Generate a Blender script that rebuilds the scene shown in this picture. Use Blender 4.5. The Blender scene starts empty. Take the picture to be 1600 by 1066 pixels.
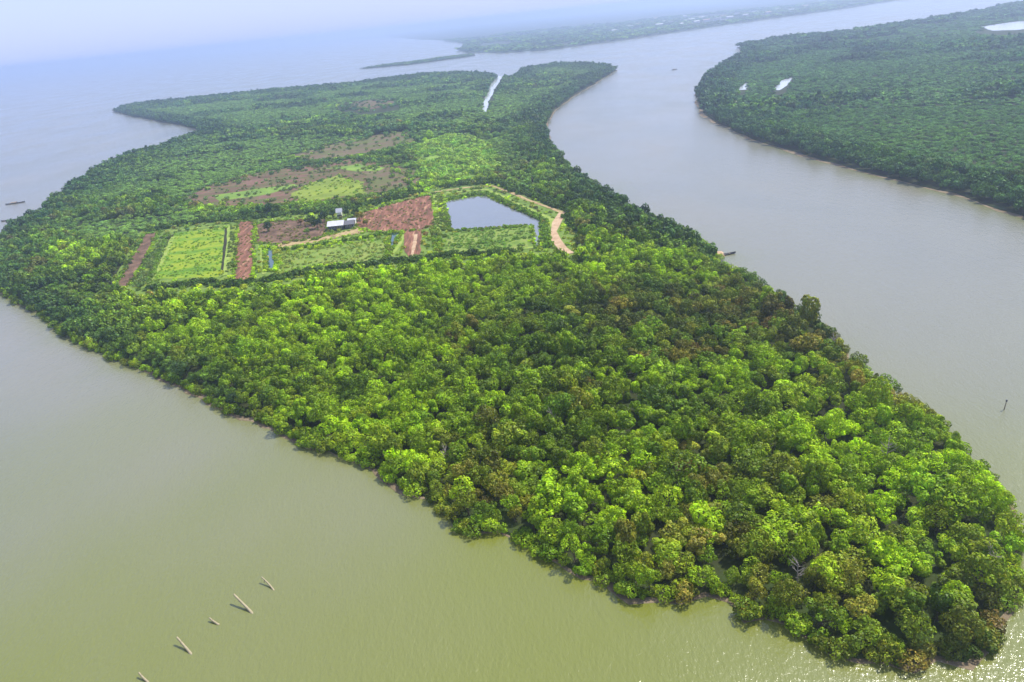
import bpy, bmesh, math, random
import numpy as np
from mathutils import Vector, Matrix
R_ = math.radians
rng = np.random.default_rng(7)
random.seed(7)
scene = bpy.context.scene
COL = scene.collection

# ---------------------------------------------------------------- camera
cam_d = bpy.data.cameras.new('camera'); cam = bpy.data.objects.new('camera', cam_d); COL.objects.link(cam)
cam_d.sensor_width = 36.0; cam_d.lens = 36.0 * 1100 / 1600; cam_d.clip_start = 0.5; cam_d.clip_end = 60000
CAM_H = 90.0
cam.matrix_world = Matrix.Translation((0, 0, CAM_H)) @ Matrix.Rotation(R_(90 - 24.7), 4, 'X') @ Matrix.Rotation(R_(-5.9), 4, 'Z')
scene.camera = cam
# ---------------------------------------------------------------- sky and sun
SUN_EL, SUN_AZ = 57.0, 61.0           # azimuth clockwise from +Y (the view direction)
world = bpy.data.worlds.new('World'); scene.world = world; world.use_nodes = True
wn = world.node_tree.nodes; wl = world.node_tree.links
bg = wn['Background']
sky = wn.new('ShaderNodeTexSky'); sky.sky_type = 'NISHITA'; sky.sun_disc = False
sky.sun_elevation = R_(SUN_EL); sky.sun_rotation = R_(SUN_AZ)
sky.air_density = 1.0; sky.dust_density = 2.0; sky.ozone_density = 4.0; sky.altitude = 50
veil = wn.new('ShaderNodeMix'); veil.data_type = 'RGBA'; veil.inputs[0].default_value = 0.62
veil.inputs[7].default_value = (6.9, 8.1, 12.9, 1)     # thin, even high overcast over the whole sky
wl.new(sky.outputs[0], veil.inputs[6]); wl.new(veil.outputs[2], bg.inputs[0])
bg.inputs[1].default_value = 0.078
sun_d = bpy.data.lights.new('sun', 'SUN'); sun = bpy.data.objects.new('sun', sun_d); COL.objects.link(sun)
sun_d.energy = 4.8; sun_d.angle = R_(1.5); sun_d.color = (1.0, 0.95, 0.86)
sd = Vector((math.sin(R_(SUN_AZ)) * math.cos(R_(SUN_EL)), math.cos(R_(SUN_AZ)) * math.cos(R_(SUN_EL)), math.sin(R_(SUN_EL))))
sun.rotation_euler = sd.to_track_quat('Z', 'Y').to_euler(); sun.location = (0, 0, 400)
scene.view_settings.view_transform = 'Standard'; scene.view_settings.look = 'None'
scene.view_settings.exposure = 0.69; scene.view_settings.gamma = 1.0; scene.view_settings.use_curve_mapping = False
scene.cycles.volume_bounces = 1; scene.cycles.max_bounces = 6; scene.cycles.diffuse_bounces = 3
scene.cycles.use_denoising = True

# map of the place in metres: x east, y away from the viewpoint
ISLAND = [[78.2,84.5],[74.3,80.2],[68.8,75.8],[64.3,72.7],[60.0,70.4],[56.5,71.4],[52.3,70.6],[49.0,72.4],[45.6,72.2],[42.2,74.0],[40.3,76.4],[38.9,80.1],[35.3,82.8],[32.3,81.5],[32.1,85.3],[27.7,88.5],[23.3,87.9],[15.9,88.9],[11.8,93.2],[7.5,94.6],[5.2,99.8],[1.9,102.0],[-2.0,106.5],[-6.2,108.7],[-13.1,109.7],[-15.9,116.1],[-17.9,118.5],[-23.0,123.6],[-28.2,128.0],[-33.4,135.4],[-41.8,141.1],[-47.9,145.5],[-54.3,149.5],[-65.1,160.1],[-75.6,166.8],[-91.9,183.2],[-106.1,195.1],[-114.6,201.4],[-130.8,214.3],[-141.7,223.3],[-166.0,245.9],[-188.6,270.9],[-225.5,305.1],[-263.6,343.5],[-292.3,379.1],[-280.6,379.6],[-287.2,407.1],[-294.0,430.7],[-298.9,455.8],[-315.3,507.3],[-328.8,567.4],[-345.4,636.4],[-352.9,701.0],[-341.1,761.7],[-332.1,827.0],[-328.6,849.4],[-370.8,928.8],[-425.7,1006.3],[-547.6,1173.5],[-671.3,1356.0],[-689.0,1426.4],[-681.1,1463.3],[-574.0,1477.2],[-420.7,1469.2],[-315.4,1444.6],[-237.9,1422.0],[-145.5,1474.5],[-43.5,1412.2],[8.9,1284.5],[28.3,1198.2],[42.8,1178.0],[61.5,1302.2],[96.6,1352.5],[134.6,1385.2],[179.3,1284.3],[201.7,1190.7],[199.1,1130.4],[165.9,1035.1],[103.6,859.7],[65.2,733.4],[49.0,649.4],[43.2,540.1],[46.1,469.5],[50.1,419.2],[57.8,363.1],[67.7,316.4],[75.2,288.6],[80.5,260.9],[79.9,249.3],[76.8,242.4],[82.0,229.0],[83.5,209.0],[85.7,199.1],[88.8,175.7],[86.8,160.6],[87.4,145.9],[87.6,137.8],[91.0,131.2],[90.0,123.2],[88.0,117.3],[89.2,111.3],[87.5,103.2],[83.6,94.6],[78.5,86.4]]
RBANK = [[200.6,212.0],[205.3,249.6],[205.7,265.6],[202.8,280.5],[202.1,303.2],[197.3,319.9],[194.1,341.9],[189.7,365.4],[184.8,391.9],[182.1,429.4],[176.8,456.9],[175.0,493.7],[176.0,530.7],[175.9,578.0],[185.3,635.2],[203.0,709.4],[228.7,797.7],[278.2,918.1],[350.6,1067.2],[398.8,1154.4],[426.5,1225.9],[454.1,1315.9],[455.0,1353.0],[545.6,1440.4],[641.6,1435.3],[725.1,1430.8],[852.4,1506.0],[966.5,1567.0],[1186.8,1735.4],[1402.8,1911.7],[1767.9,2209.6],[2600.0,2100.0],[2600.0,500.0],[700.0,150.0]]
FAR = [[4274.4,5876.3],[2205.8,3507.7],[1679.1,3079.1],[1215.4,2682.1],[953.2,2525.6],[685.7,2339.8],[361.0,2067.7],[177.2,1973.7],[62.8,2051.9],[-35.3,2281.0],[-82.3,2588.3],[-72.8,2858.8],[-51.7,3081.6],[-168.8,3937.7],[-548.1,5956.7],[-1152.7,9255.8],[-3500.0,12700.0],[12000.0,12700.0],[12000.0,6500.0]]
BAR = [[-322.3,1990.7],[-256.5,1962.8],[-172.8,1957.2],[-92.3,2020.0],[-27.6,2058.7],[-24.9,2166.4],[-98.4,2171.9],[-184.4,2099.6],[-269.4,2068.3]]
FARM = [[-154.0,273.7],[-132.0,263.2],[-113.8,261.4],[-96.1,260.4],[-81.9,263.4],[-57.7,268.9],[-37.2,268.7],[-16.8,269.3],[3.6,267.4],[18.4,262.4],[28.0,259.1],[33.3,285.4],[36.1,313.4],[34.3,350.2],[19.1,389.0],[-1.6,429.9],[-21.1,430.2],[-44.6,430.6],[-82.2,396.8],[-146.9,400.1],[-198.5,400.9],[-199.6,386.8],[-167.6,286.9]]
PADDOCK = [[-176.2,379.0],[-149.5,380.4],[-123.9,302.1],[-122.5,290.6],[-152.7,297.4]]
PADDOCK_STRIP = [[-179.9,371.8],[-176.1,375.3],[-151.2,288.8],[-158.5,287.8]]
BROWN_STRIP = [[-194.1,383.1],[-186.5,385.4],[-162.2,298.6],[-161.0,278.7],[-165.5,286.0]]
RED_PATCH = [[-205.2,366.7],[-206.7,381.5],[-194.0,367.3],[-187.5,347.2],[-193.8,348.3]]
SIDE_STRIP = [[-146.9,383.4],[-143.4,383.3],[-118.2,296.8],[-120.7,295.9]]
RED_TRACK = [[-144.5,389.1],[-135.3,388.2],[-106.4,288.0],[-106.0,277.6],[-113.2,282.9]]
YARD_LEFT = [[-131.9,380.2],[-114.7,381.4],[-91.7,375.0],[-86.4,347.9],[-87.8,336.0],[-108.5,333.6],[-111.5,336.9],[-121.0,340.2]]
YARD_TAN = [[-108.1,334.6],[-88.3,338.4],[-70.4,349.0],[-66.4,339.3],[-86.9,331.3],[-103.1,322.5]]
YARD_RIGHT = [[-77.9,377.5],[-63.3,391.3],[-38.5,408.5],[-34.8,382.1],[-31.0,339.8],[-37.8,333.1],[-45.5,332.6],[-66.2,340.4],[-72.9,352.3]]
RED_SPUR = [[-45.9,332.7],[-37.5,333.0],[-35.5,293.6],[-39.1,287.7],[-43.6,302.9]]
MEADOW = [[-103.1,317.5],[-90.3,319.0],[-55.0,324.1],[-49.3,298.3],[-50.1,288.7],[-84.3,292.0],[-93.8,285.8]]
POND = [[-29.3,385.6],[-23.4,389.1],[-11.6,391.5],[-5.9,389.0],[7.0,357.3],[19.8,327.0],[15.2,284.4],[13.7,284.9],[15.0,319.7],[11.9,323.2],[-23.3,326.5]]
POND_MEADOW = [[-24.6,321.5],[12.5,317.4],[11.2,289.5],[2.8,285.1],[-24.9,288.2]]
POND_BANK = [[-35.9,407.3],[-31.1,410.1],[-23.8,324.5],[-29.9,330.1]]
CANAL_A = [[-113.1,330.0],[-108.3,328.3],[-97.1,290.1],[-101.6,291.5]]
CANAL_B = [[-53.4,333.3],[-47.4,332.2],[-48.9,304.7],[-49.7,293.8],[-51.6,310.6]]
CANAL_C = [[-31.9,327.5],[-29.4,326.6],[-26.9,295.3],[-29.2,296.1]]
DITCH_A = [[-176.4,374.1],[-175.1,376.1],[-151.7,293.8],[-151.9,289.0]]
DITCH_B = [[-147.7,377.2],[-145.9,379.1],[-122.9,300.9],[-124.1,298.7]]
BROWN_MOOR = [[-207.6,470.3],[-203.5,515.8],[-186.8,536.9],[-162.2,553.5],[-133.1,555.9],[-112.0,562.9],[-80.3,529.3],[-53.3,488.6],[-46.1,445.7],[-56.2,428.5],[-71.3,425.1],[-104.8,418.4],[-145.2,426.2],[-174.4,432.2]]
YELLOW_MOOR = [[-132.0,454.5],[-123.9,489.8],[-108.4,501.5],[-88.5,466.3],[-77.8,429.7],[-105.5,422.0],[-120.1,421.9]]
OLIVE_MOOR = [[-173.0,612.5],[-152.2,648.7],[-117.5,685.4],[-76.0,693.3],[-62.5,615.8],[-87.6,589.4],[-115.8,570.7],[-147.2,574.5]]
GREEN_MOOR = [[-62.5,589.5],[-37.2,638.3],[-11.8,599.6],[1.1,521.9],[6.2,465.8],[-13.4,441.0],[-33.0,433.7],[-48.4,481.5]]
BROWN_FLAT = [[-216.9,1050.7],[-145.2,1058.1],[-112.5,960.8],[-159.9,918.4]]
CHANNEL = [[22.1,1255.7],[30.4,1244.2],[13.4,1048.3],[7.2,953.4],[1.3,881.6],[-0.8,764.3],[-6.1,774.3],[-5.6,874.0],[0.9,986.1],[6.9,1098.3]]
GRASS_BAND_A = [[-188.5,472.8],[-160.4,479.0],[-135.1,484.9],[-128.6,471.8],[-146.4,459.3],[-173.6,453.6]]
GRASS_BAND_B = [[-129.0,535.7],[-100.1,535.2],[-78.0,510.9],[-81.0,498.6],[-105.6,511.4]]
OLIVE_EAST = [[-95.5,520.3],[-80.3,529.3],[-53.3,488.6],[-46.1,445.7],[-56.2,428.5],[-71.3,425.1],[-82.6,463.5]]
LAGOON_A = [[251.5,742.7],[278.7,803.3],[283.1,797.8],[261.2,738.9]]
LAGOON_B = [[279.8,717.9],[316.6,789.3],[333.3,803.0],[303.0,741.4],[282.3,708.3]]
LAGOON_C = [[825.8,1241.5],[886.1,1272.1],[949.4,1284.2],[837.5,1123.0],[792.9,1107.5],[778.4,1143.1]]
NPATH = [[-36.6,413.8],[-18.1,417.2],[-2.2,414.8],[8.5,391.4],[15.9,371.3],[24.8,352.1],[31.1,337.8]]
EPATH = [[31.1,337.8],[26.6,321.6],[23.6,306.4],[23.4,293.3],[24.8,280.7],[27.6,272.7]]
SPATH = [[-40.0,325.8],[-39.4,310.9],[-38.9,289.1]]
HEDGE_N = [[-197.3,389.8],[-173.0,396.5],[-145.4,395.3],[-114.3,394.1],[-81.1,390.5],[-61.1,402.9],[-41.9,418.8]]
HEDGE_M = [[-105.6,322.6],[-91.4,323.8],[-73.7,326.9],[-55.4,332.2]]
HEDGE_S = [[-149.1,283.8],[-131.4,284.7],[-110.0,276.7],[-95.0,280.0],[-71.7,284.1],[-50.3,285.6],[-25.9,286.2],[3.8,281.5]]
HEDGE_P = [[-28.4,390.2],[-11.6,396.7],[-4.8,393.6],[8.7,358.3],[21.0,326.9],[18.9,283.4]]
HEDGE_O = [[-32.6,424.9],[-1.6,426.3],[20.1,377.7],[34.7,339.6],[33.6,305.4]]
HEDGE_L = [[-179.3,378.0],[-152.5,291.1]]
HEDGE_Q = [[-23.2,324.6],[-3.6,321.6],[12.0,320.1]]
HEDGE_T = [[-26.1,302.0],[-6.8,300.0],[12.0,301.1]]
DIKE_A = [[-29.1,326.1],[-32.8,366.8],[-35.8,406.8],[-24.3,408.1],[-5.7,406.2],[9.5,366.9],[24.2,328.4],[24.1,308.3],[19.4,282.6]]
DIKE_B = [[-25.9,286.5],[-12.3,286.3],[3.9,285.3],[13.0,286.7]]
DIKE_C = [[-178.9,382.2],[-165.0,384.7],[-148.5,384.9],[-135.2,344.9],[-119.9,292.0]]
DIKE_D = [[-173.4,370.3],[-159.7,320.6],[-151.4,288.6]]
DIKE_E = [[-115.0,332.4],[-108.5,310.4],[-101.7,287.9]]
DIKE_F = [[-105.9,326.1],[-98.6,302.5],[-93.2,283.7]]
DIKE_G = [[-105.9,326.1],[-86.3,328.6],[-68.5,333.0],[-54.7,336.8]]
DIKE_H = [[-93.0,282.8],[-72.1,286.1],[-49.4,287.3],[-46.7,308.5],[-45.7,327.9]]
TINTS = [('bright', -45.6, 252.2, 87.4, 30.1, 1.0),
('bright', -48.0, 205.2, 43.7, 23.9, 1.0),
('bright', -30.3, 153.4, 30.1, 29.9, 0.7),
('bright', 72.4, 119.5, 20.8, 20.0, 1.3),
('bright', 48.1, 89.0, 6.1, 15.9, 0.9),
('bright', 21.3, 155.7, 14.4, 20.3, 0.6),
('bright', 48.1, 237.2, 27.2, 13.6, 0.8),
('bright', 49.2, 146.4, 17.7, 19.1, 0.4),
('bright', -113.3, 238.8, 40.0, 21.6, 0.5),
('bright', 9.7, 114.9, 11.5, 8.4, 0.8),
('bright', 94.6, 215.9, 11.8, 18.4, 0.6),
('dark', 6.6, 201.1, 34.6, 30.7, 1),
('dark', 15.9, 164.0, 11.8, 18.3, 0.9),
('dark', -53.2, 211.6, 13.5, 16.7, 0.5),
('dark', -7.9, 145.8, 12.5, 21.2, 0.7),
('dark', 57.7, 220.8, 18.9, 15.2, 0.8),
('dark', 43.1, 101.5, 10.1, 16.8, 0.6),
('dark', 6.7, 137.2, 5.9, 10.9, 1),
('dark', -178.9, 284.7, 29.9, 52.5, 0.7),
('dark', 59.0, 161.6, 12.7, 22.5, 0.5),
('dark', -69.8, 168.3, 28.2, 15.7, 0.6),
('dark', 59.2, 73.9, 7.0, 5.2, 0.5),
('dark', 53.2, 318.1, 18.0, 28.4, 1.2),
('dark', 66.7, 275.7, 12.8, 13.3, 1.0),
('dark', 47.3, 360.5, 20.6, 28.2, 1.2),
('brown', -10.9, 121.7, 9.5, 9.1, 1),
('brown', 23.9, 99.2, 6.7, 10.4, 0.9),
('brown', 78.9, 182.0, 15.5, 23.2, 0.9),
('brown', 82.6, 142.3, 9.7, 12.9, 0.9),
('brown', 30.3, 90.1, 6.2, 9.2, 0.5),
('brown', 41.7, 84.1, 4.9, 7.2, 0.7),
('brown', 70.6, 82.7, 4.7, 9.4, 1),
('brown', 39.6, 116.2, 7.5, 15.6, 0.8),
('brown', 32.0, 222.3, 13.0, 15.1, 0.6),
('brown', 49.8, 70.4, 12.9, 3.0, 0.8),
('brown', 41.1, 71.5, 4.4, 2.4, 0.5),
('brown', -16.7, 133.6, 5.9, 7.8, 0.7),
('brown', 57.3, 99.2, 6.5, 5.6, 0.6),
('brown', 37.9, 197.9, 13.6, 15.0, 0.6),
('brown', 68.0, 205.7, 13.6, 16.5, 0.6),
('brown', -4.4, 505.2, 13.1, 106.9, 0.6),
('brown', 26.8, 85.5, 4.0, 2.1, 1)]
HOUSE = [[-86.2,348.67,0.7],[-73.23,348.51,0.7]]
HUT = [-84.68,374.44,0.7]
STAKES = [[[-47.81,99.15,0.0],[-50.28,101.39,1.1]],[[-50.38,94.03,0.0],[-53.74,97.14,1.7]],[[-55.47,92.13,0.0],[-56.95,93.03,0.6]],[[-58.09,86.39,0.0],[-60.74,88.72,1.3]],[[-62.9,81.29,0.0],[-64.73,82.77,0.8]]]
BUOY = [108.02,132.08,-0.0]
BOATS = [[83.11,253.69,0.0],[266.06,1046.05,0.0],[-349.84,523.54,0.0],[-317.74,462.48,0.0]]
LANDING = [[73.74,256.09,0.5],[83.07,254.37,0.3]]
TOWN = [[595.36,3035.84,1.0],[675.57,3262.27,1.0],[602.57,2775.43,1.0],[750.08,3349.92,1.0],[680.89,2910.18,1.0],[782.35,3250.09,1.0],[746.34,2995.85,1.0],[858.87,3356.98,1.0],[718.86,2737.35,1.0],[817.82,3036.59,1.0],[864.75,3132.69,1.0],[783.84,2771.41,1.0],[915.45,3162.24,1.0],[828.05,2794.59,1.0],[967.1,3192.34,1.0],[894.83,2880.97,1.0],[992.05,3118.65,1.0],[941.78,2883.59,1.0],[1070.57,3180.67,1.0],[1012.93,2913.77,1.0],[1148.81,3189.96,1.0],[1138.15,3018.62,1.0],[1291.48,3315.75,1.0],[1238.57,3040.75,1.0],[1433.94,3369.16,1.0],[487.61,2786.58,1.0],[907.33,3962.38,1.0],[1000.72,3739.79,1.0]]
SNAGS = [[73.09,84.52,0.0],[-17.1,130.79,0.0],[42.33,85.99,0.0],[83.87,163.92,0.0],[7.45,140.66,0.0],[71.35,114.08,-0.0]]
YTREES = [[-93.37,356.52,0.6],[-98.07,364.51,0.6],[-119.5,360.33,0.6],[-92.15,368.58,0.6],[-72.65,363.48,0.6],[-67.38,352.66,0.6],[-96.54,347.05,0.6],[-82.3,376.56,0.6],[-88.88,376.51,0.6],[-75.92,371.31,0.6],[-104.36,366.94,0.6]]

# ---------------------------------------------------------------- helpers
def tag(o, label=None, cat=None, group=None, kind=None):
    if label: o['label'] = label
    if cat: o['category'] = cat
    if group: o['group'] = group
    if kind: o['kind'] = kind
    return o
def mesh_obj(name, verts, faces, mat=None, parent=None, smooth=False):
    me = bpy.data.meshes.new(name); me.from_pydata([tuple(map(float, v)) for v in verts], [], faces); me.update()
    if mat: me.materials.append(mat)
    if smooth: me.polygons.foreach_set('use_smooth', [True] * len(me.polygons))
    o = bpy.data.objects.new(name, me); COL.objects.link(o)
    if parent: o.parent = parent
    return o
def bm_obj(name, bm, mat, parent=None, smooth=False):
    me = bpy.data.meshes.new(name); bmesh.ops.recalc_face_normals(bm, faces=bm.faces); bm.to_mesh(me); bm.free()
    me.materials.append(mat)
    if smooth: me.polygons.foreach_set('use_smooth', [True] * len(me.polygons))
    o = bpy.data.objects.new(name, me); COL.objects.link(o)
    if parent: o.parent = parent
    return o
def empty(name, loc=(0, 0, 0), rz=0.0):
    o = bpy.data.objects.new(name, None); COL.objects.link(o); o.location = loc; o.rotation_euler = (0, 0, rz)
    o.empty_display_size = 0.3
    return o
def pip(poly, X, Y):
    P = np.asarray(poly, float); ins = np.zeros(X.shape, bool)
    a = P; b = np.roll(P, -1, 0)
    for (x0, y0), (x1, y1) in zip(a, b):
        if y0 == y1: continue
        c = (y0 > Y) != (y1 > Y)
        ins ^= c & (X < (x1 - x0) * (Y - y0) / (y1 - y0) + x0)
    return ins
def edge_dist(poly, X, Y, closed=True):
    P = np.asarray(poly, float); D = np.full(X.shape, 1e9)
    n = len(P)
    for i in range(n if closed else n - 1):
        a = P[i]; d = P[(i + 1) % n] - a; L = d @ d
        if L < 1e-9: continue
        t = np.clip(((X - a[0]) * d[0] + (Y - a[1]) * d[1]) / L, 0, 1)
        D = np.minimum(D, np.hypot(X - a[0] - t * d[0], Y - a[1] - t * d[1]))
    return D
def hash2(ix, iy, s):
    h = np.sin(ix * 127.1 + iy * 311.7 + s * 74.7) * 43758.5453
    return h - np.floor(h)
def vnoise(X, Y, s=0.0):
    ix, iy = np.floor(X), np.floor(Y); fx, fy = X - ix, Y - iy
    fx = fx * fx * (3 - 2 * fx); fy = fy * fy * (3 - 2 * fy)
    return (hash2(ix, iy, s) * (1 - fx) + hash2(ix + 1, iy, s) * fx) * (1 - fy) + (hash2(ix, iy + 1, s) * (1 - fx) + hash2(ix + 1, iy + 1, s) * fx) * fy
def fbm(X, Y, s=0.0):
    return (vnoise(X, Y, s) + 0.5 * vnoise(X * 2.1, Y * 2.1, s + 1) + 0.25 * vnoise(X * 4.3, Y * 4.3, s + 2)) / 1.75
def rough_outline(poly, step, amp):
    """the outline with its long edges broken into short uneven ones; step and unevenness grow with distance"""
    out = []; n = len(poly)
    for i in range(n):
        a = np.array(poly[i]); b = np.array(poly[(i + 1) % n]); L = np.hypot(*(b - a))
        m = np.hypot(*((a + b) / 2)); st = step * max(1, m / 250.0); k = max(1, min(40, int(L / st)))
        nrm = np.array([-(b - a)[1], (b - a)[0]]) / max(L, 1e-6)
        for j in range(k):
            p = a + (b - a) * j / k
            w = amp * max(1, m / 500.0)
            p = p + nrm * w * (2 * float(fbm(np.array(p[0] / (st * 2.5)), np.array(p[1] / (st * 2.5)), 3)) - 1)
            out.append((float(p[0]), float(p[1])))
    return out
def offset(poly, d):
    P = np.array(poly); A = 0.5 * np.sum(P[:, 0] * np.roll(P[:, 1], -1) - P[:, 1] * np.roll(P[:, 0], -1))
    t = np.roll(P, -1, 0) - np.roll(P, 1, 0); L = np.hypot(t[:, 0], t[:, 1])[:, None]
    nrm = np.stack([t[:, 1], -t[:, 0]], 1) / np.maximum(L, 1e-6)
    return P + nrm * d * np.sign(A)
def sheet(name, poly, z, mat, skirt=None):
    P = np.array(poly); n = len(P)
    v = [(x, y, z) for x, y in P]; f = [list(range(n))]
    if skirt:
        d, zz = skirt; Q = offset(poly, d); v += [(x, y, zz) for x, y in Q]
        f += [[i, n + i, n + (i + 1) % n, (i + 1) % n] for i in range(n)]
    bm = bmesh.new(); bv = [bm.verts.new(p) for p in v]
    for q in f:
        try: bm.faces.new([bv[i] for i in q])
        except ValueError: pass
    bmesh.ops.recalc_face_normals(bm, faces=bm.faces)
    big = max(bm.faces, key=lambda q: len(q.verts)); big.normal_update()
    if big.normal.z < 0: bmesh.ops.reverse_faces(bm, faces=bm.faces)
    bmesh.ops.triangulate(bm, faces=[q for q in bm.faces if len(q.verts) > 4])
    me = bpy.data.meshes.new(name); bm.to_mesh(me); bm.free(); me.materials.append(mat)
    o = bpy.data.objects.new(name, me); COL.objects.link(o); o['kind'] = 'structure'
    return o
def ribbon(name, pts, w, z, mat):
    P = np.array(pts, float); t = np.gradient(P, axis=0); t /= np.hypot(t[:, 0], t[:, 1])[:, None]
    nr = np.stack([-t[:, 1], t[:, 0]], 1)
    k = np.array([1 + 0.25 * math.sin(i * 2.3) for i in range(len(P))])[:, None]
    poly = [tuple(p) for p in P + nr * w / 2 * k] + [tuple(p) for p in (P - nr * w / 2 * k)[::-1]]
    return sheet(name, rough_outline(poly, 2.0, 0.3), z, mat)

# ---------------------------------------------------------------- materials
def new_mat(name):
    m = bpy.data.materials.new(name); m.use_nodes = True
    return m, m.node_tree.nodes, m.node_tree.links
def ground_mat(name, cols, scale=0.15, rough=0.95, bump=0.4, stretch=(1, 1, 1), detail=6):
    """earth or turf: world-space noise through a ramp of its own colours"""
    m, n, l = new_mat(name); b = n['Principled BSDF']; b.inputs['Roughness'].default_value = rough
    b.inputs['Specular IOR Level'].default_value = 0.1
    g = n.new('ShaderNodeNewGeometry'); mp = n.new('ShaderNodeMapping'); mp.inputs['Scale'].default_value = stretch
    l.new(g.outputs['Position'], mp.inputs[0])
    no = n.new('ShaderNodeTexNoise'); no.inputs['Scale'].default_value = scale; no.inputs['Detail'].default_value = detail; no.inputs['Roughness'].default_value = 0.65
    l.new(mp.outputs[0], no.inputs[0])
    r = n.new('ShaderNodeValToRGB'); el = r.color_ramp.elements
    k = len(cols)
    while len(el) < k: el.new(0.5)
    for i, c in enumerate(cols):
        el[i].position = 0.32 + 0.36 * i / max(1, k - 1); el[i].color = (*c, 1)
    l.new(no.outputs[0], r.inputs[0]); l.new(r.outputs[0], b.inputs['Base Color'])
    n2 = n.new('ShaderNodeTexNoise'); n2.inputs['Scale'].default_value = scale * 7; n2.inputs['Detail'].default_value = 4
    l.new(g.outputs['Position'], n2.inputs[0])
    bp = n.new('ShaderNodeBump'); bp.inputs['Strength'].default_value = bump; bp.inputs['Distance'].default_value = 0.5
    l.new(n2.outputs[0], bp.inputs['Height']); l.new(bp.outputs[0], b.inputs['Normal'])
    return m
def plain(name, col, rough=0.7, var=0.25, scale=3.0, metal=0.0):
    m, n, l = new_mat(name); b = n['Principled BSDF']; b.inputs['Roughness'].default_value = rough; b.inputs['Metallic'].default_value = metal
    tc = n.new('ShaderNodeTexCoord'); no = n.new('ShaderNodeTexNoise'); no.inputs['Scale'].default_value = scale; no.inputs['Detail'].default_value = 5
    l.new(tc.outputs['Object'], no.inputs[0])
    mx = n.new('ShaderNodeMix'); mx.data_type = 'RGBA'; mx.inputs[6].default_value = (*[c * (1 - var) for c in col], 1); mx.inputs[7].default_value = (*[min(1, c * (1 + var)) for c in col], 1)
    l.new(no.outputs[0], mx.inputs[0]); l.new(mx.outputs[2], b.inputs['Base Color'])
    return m
def water_mat(name, cols, wave=1.0, rough=0.15, sc=1.0, ior=1.65):
    m, n, l = new_mat(name); b = n['Principled BSDF']
    b.inputs['IOR'].default_value = ior; b.inputs['Roughness'].default_value = rough
    g = n.new('ShaderNodeNewGeometry')
    no = n.new('ShaderNodeTexNoise'); no.inputs['Scale'].default_value = 0.011; no.inputs['Detail'].default_value = 5; no.inputs['Distortion'].default_value = 0.6
    mp0 = n.new('ShaderNodeMapping'); mp0.inputs['Scale'].default_value = (1, 0.55, 1); mp0.inputs['Rotation'].default_value = (0, 0, R_(35))
    l.new(g.outputs['Position'], mp0.inputs[0]); l.new(mp0.outputs[0], no.inputs[0])
    r = n.new('ShaderNodeValToRGB'); el = r.color_ramp.elements
    while len(el) < len(cols): el.new(0.5)
    for i, c in enumerate(cols):
        el[i].position = 0.3 + 0.4 * i / (len(cols) - 1); el[i].color = (*c, 1)
    l.new(no.outputs[0], r.inputs[0])
    sa = n.new('ShaderNodeAttribute'); sa.attribute_name = 'silt'
    sm = n.new('ShaderNodeMix'); sm.data_type = 'RGBA'; sm.inputs[7].default_value = (0.116, 0.130, 0.014, 1)
    l.new(sa.outputs['Fac'], sm.inputs[0]); l.new(r.outputs[0], sm.inputs[6]); l.new(sm.outputs[2], b.inputs['Base Color'])
    wp = n.new('ShaderNodeTexNoise'); wp.inputs['Scale'].default_value = 0.02; wp.inputs['Detail'].default_value = 3; l.new(mp0.outputs[0], wp.inputs[0])
    wr = n.new('ShaderNodeMapRange'); wr.inputs[1].default_value = .35; wr.inputs[2].default_value = .65; wr.inputs[3].default_value = rough * .75; wr.inputs[4].default_value = rough * 1.6
    l.new(wp.outputs[0], wr.inputs[0]); l.new(wr.outputs[0], b.inputs['Roughness'])
    # wind ripples: two scales, stretched along the crests
    mp = n.new('ShaderNodeMapping'); mp.inputs['Rotation'].default_value = (0, 0, R_(-25)); mp.inputs['Scale'].default_value = (1, 0.5, 1)
    l.new(g.outputs['Position'], mp.inputs[0])
    w1 = n.new('ShaderNodeTexNoise'); w1.inputs['Scale'].default_value = 1.6 * sc; w1.inputs['Detail'].default_value = 4; w1.inputs['Roughness'].default_value = 0.6
    w2 = n.new('ShaderNodeTexNoise'); w2.inputs['Scale'].default_value = 0.35 * sc; w2.inputs['Detail'].default_value = 3
    l.new(mp.outputs[0], w1.inputs[0]); l.new(mp.outputs[0], w2.inputs[0])
    b1 = n.new('ShaderNodeBump'); b1.inputs['Strength'].default_value = 0.7 * wave; b1.inputs['Distance'].default_value = 0.22
    b2 = n.new('ShaderNodeBump'); b2.inputs['Strength'].default_value = 0.4 * wave; b2.inputs['Distance'].default_value = 0.35
    l.new(w2.outputs[0], b2.inputs['Height']); l.new(w1.outputs[0], b1.inputs['Height']); l.new(b2.outputs[0], b1.inputs['Normal'])
    l.new(b1.outputs[0], b.inputs['Normal'])
    return m
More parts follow.
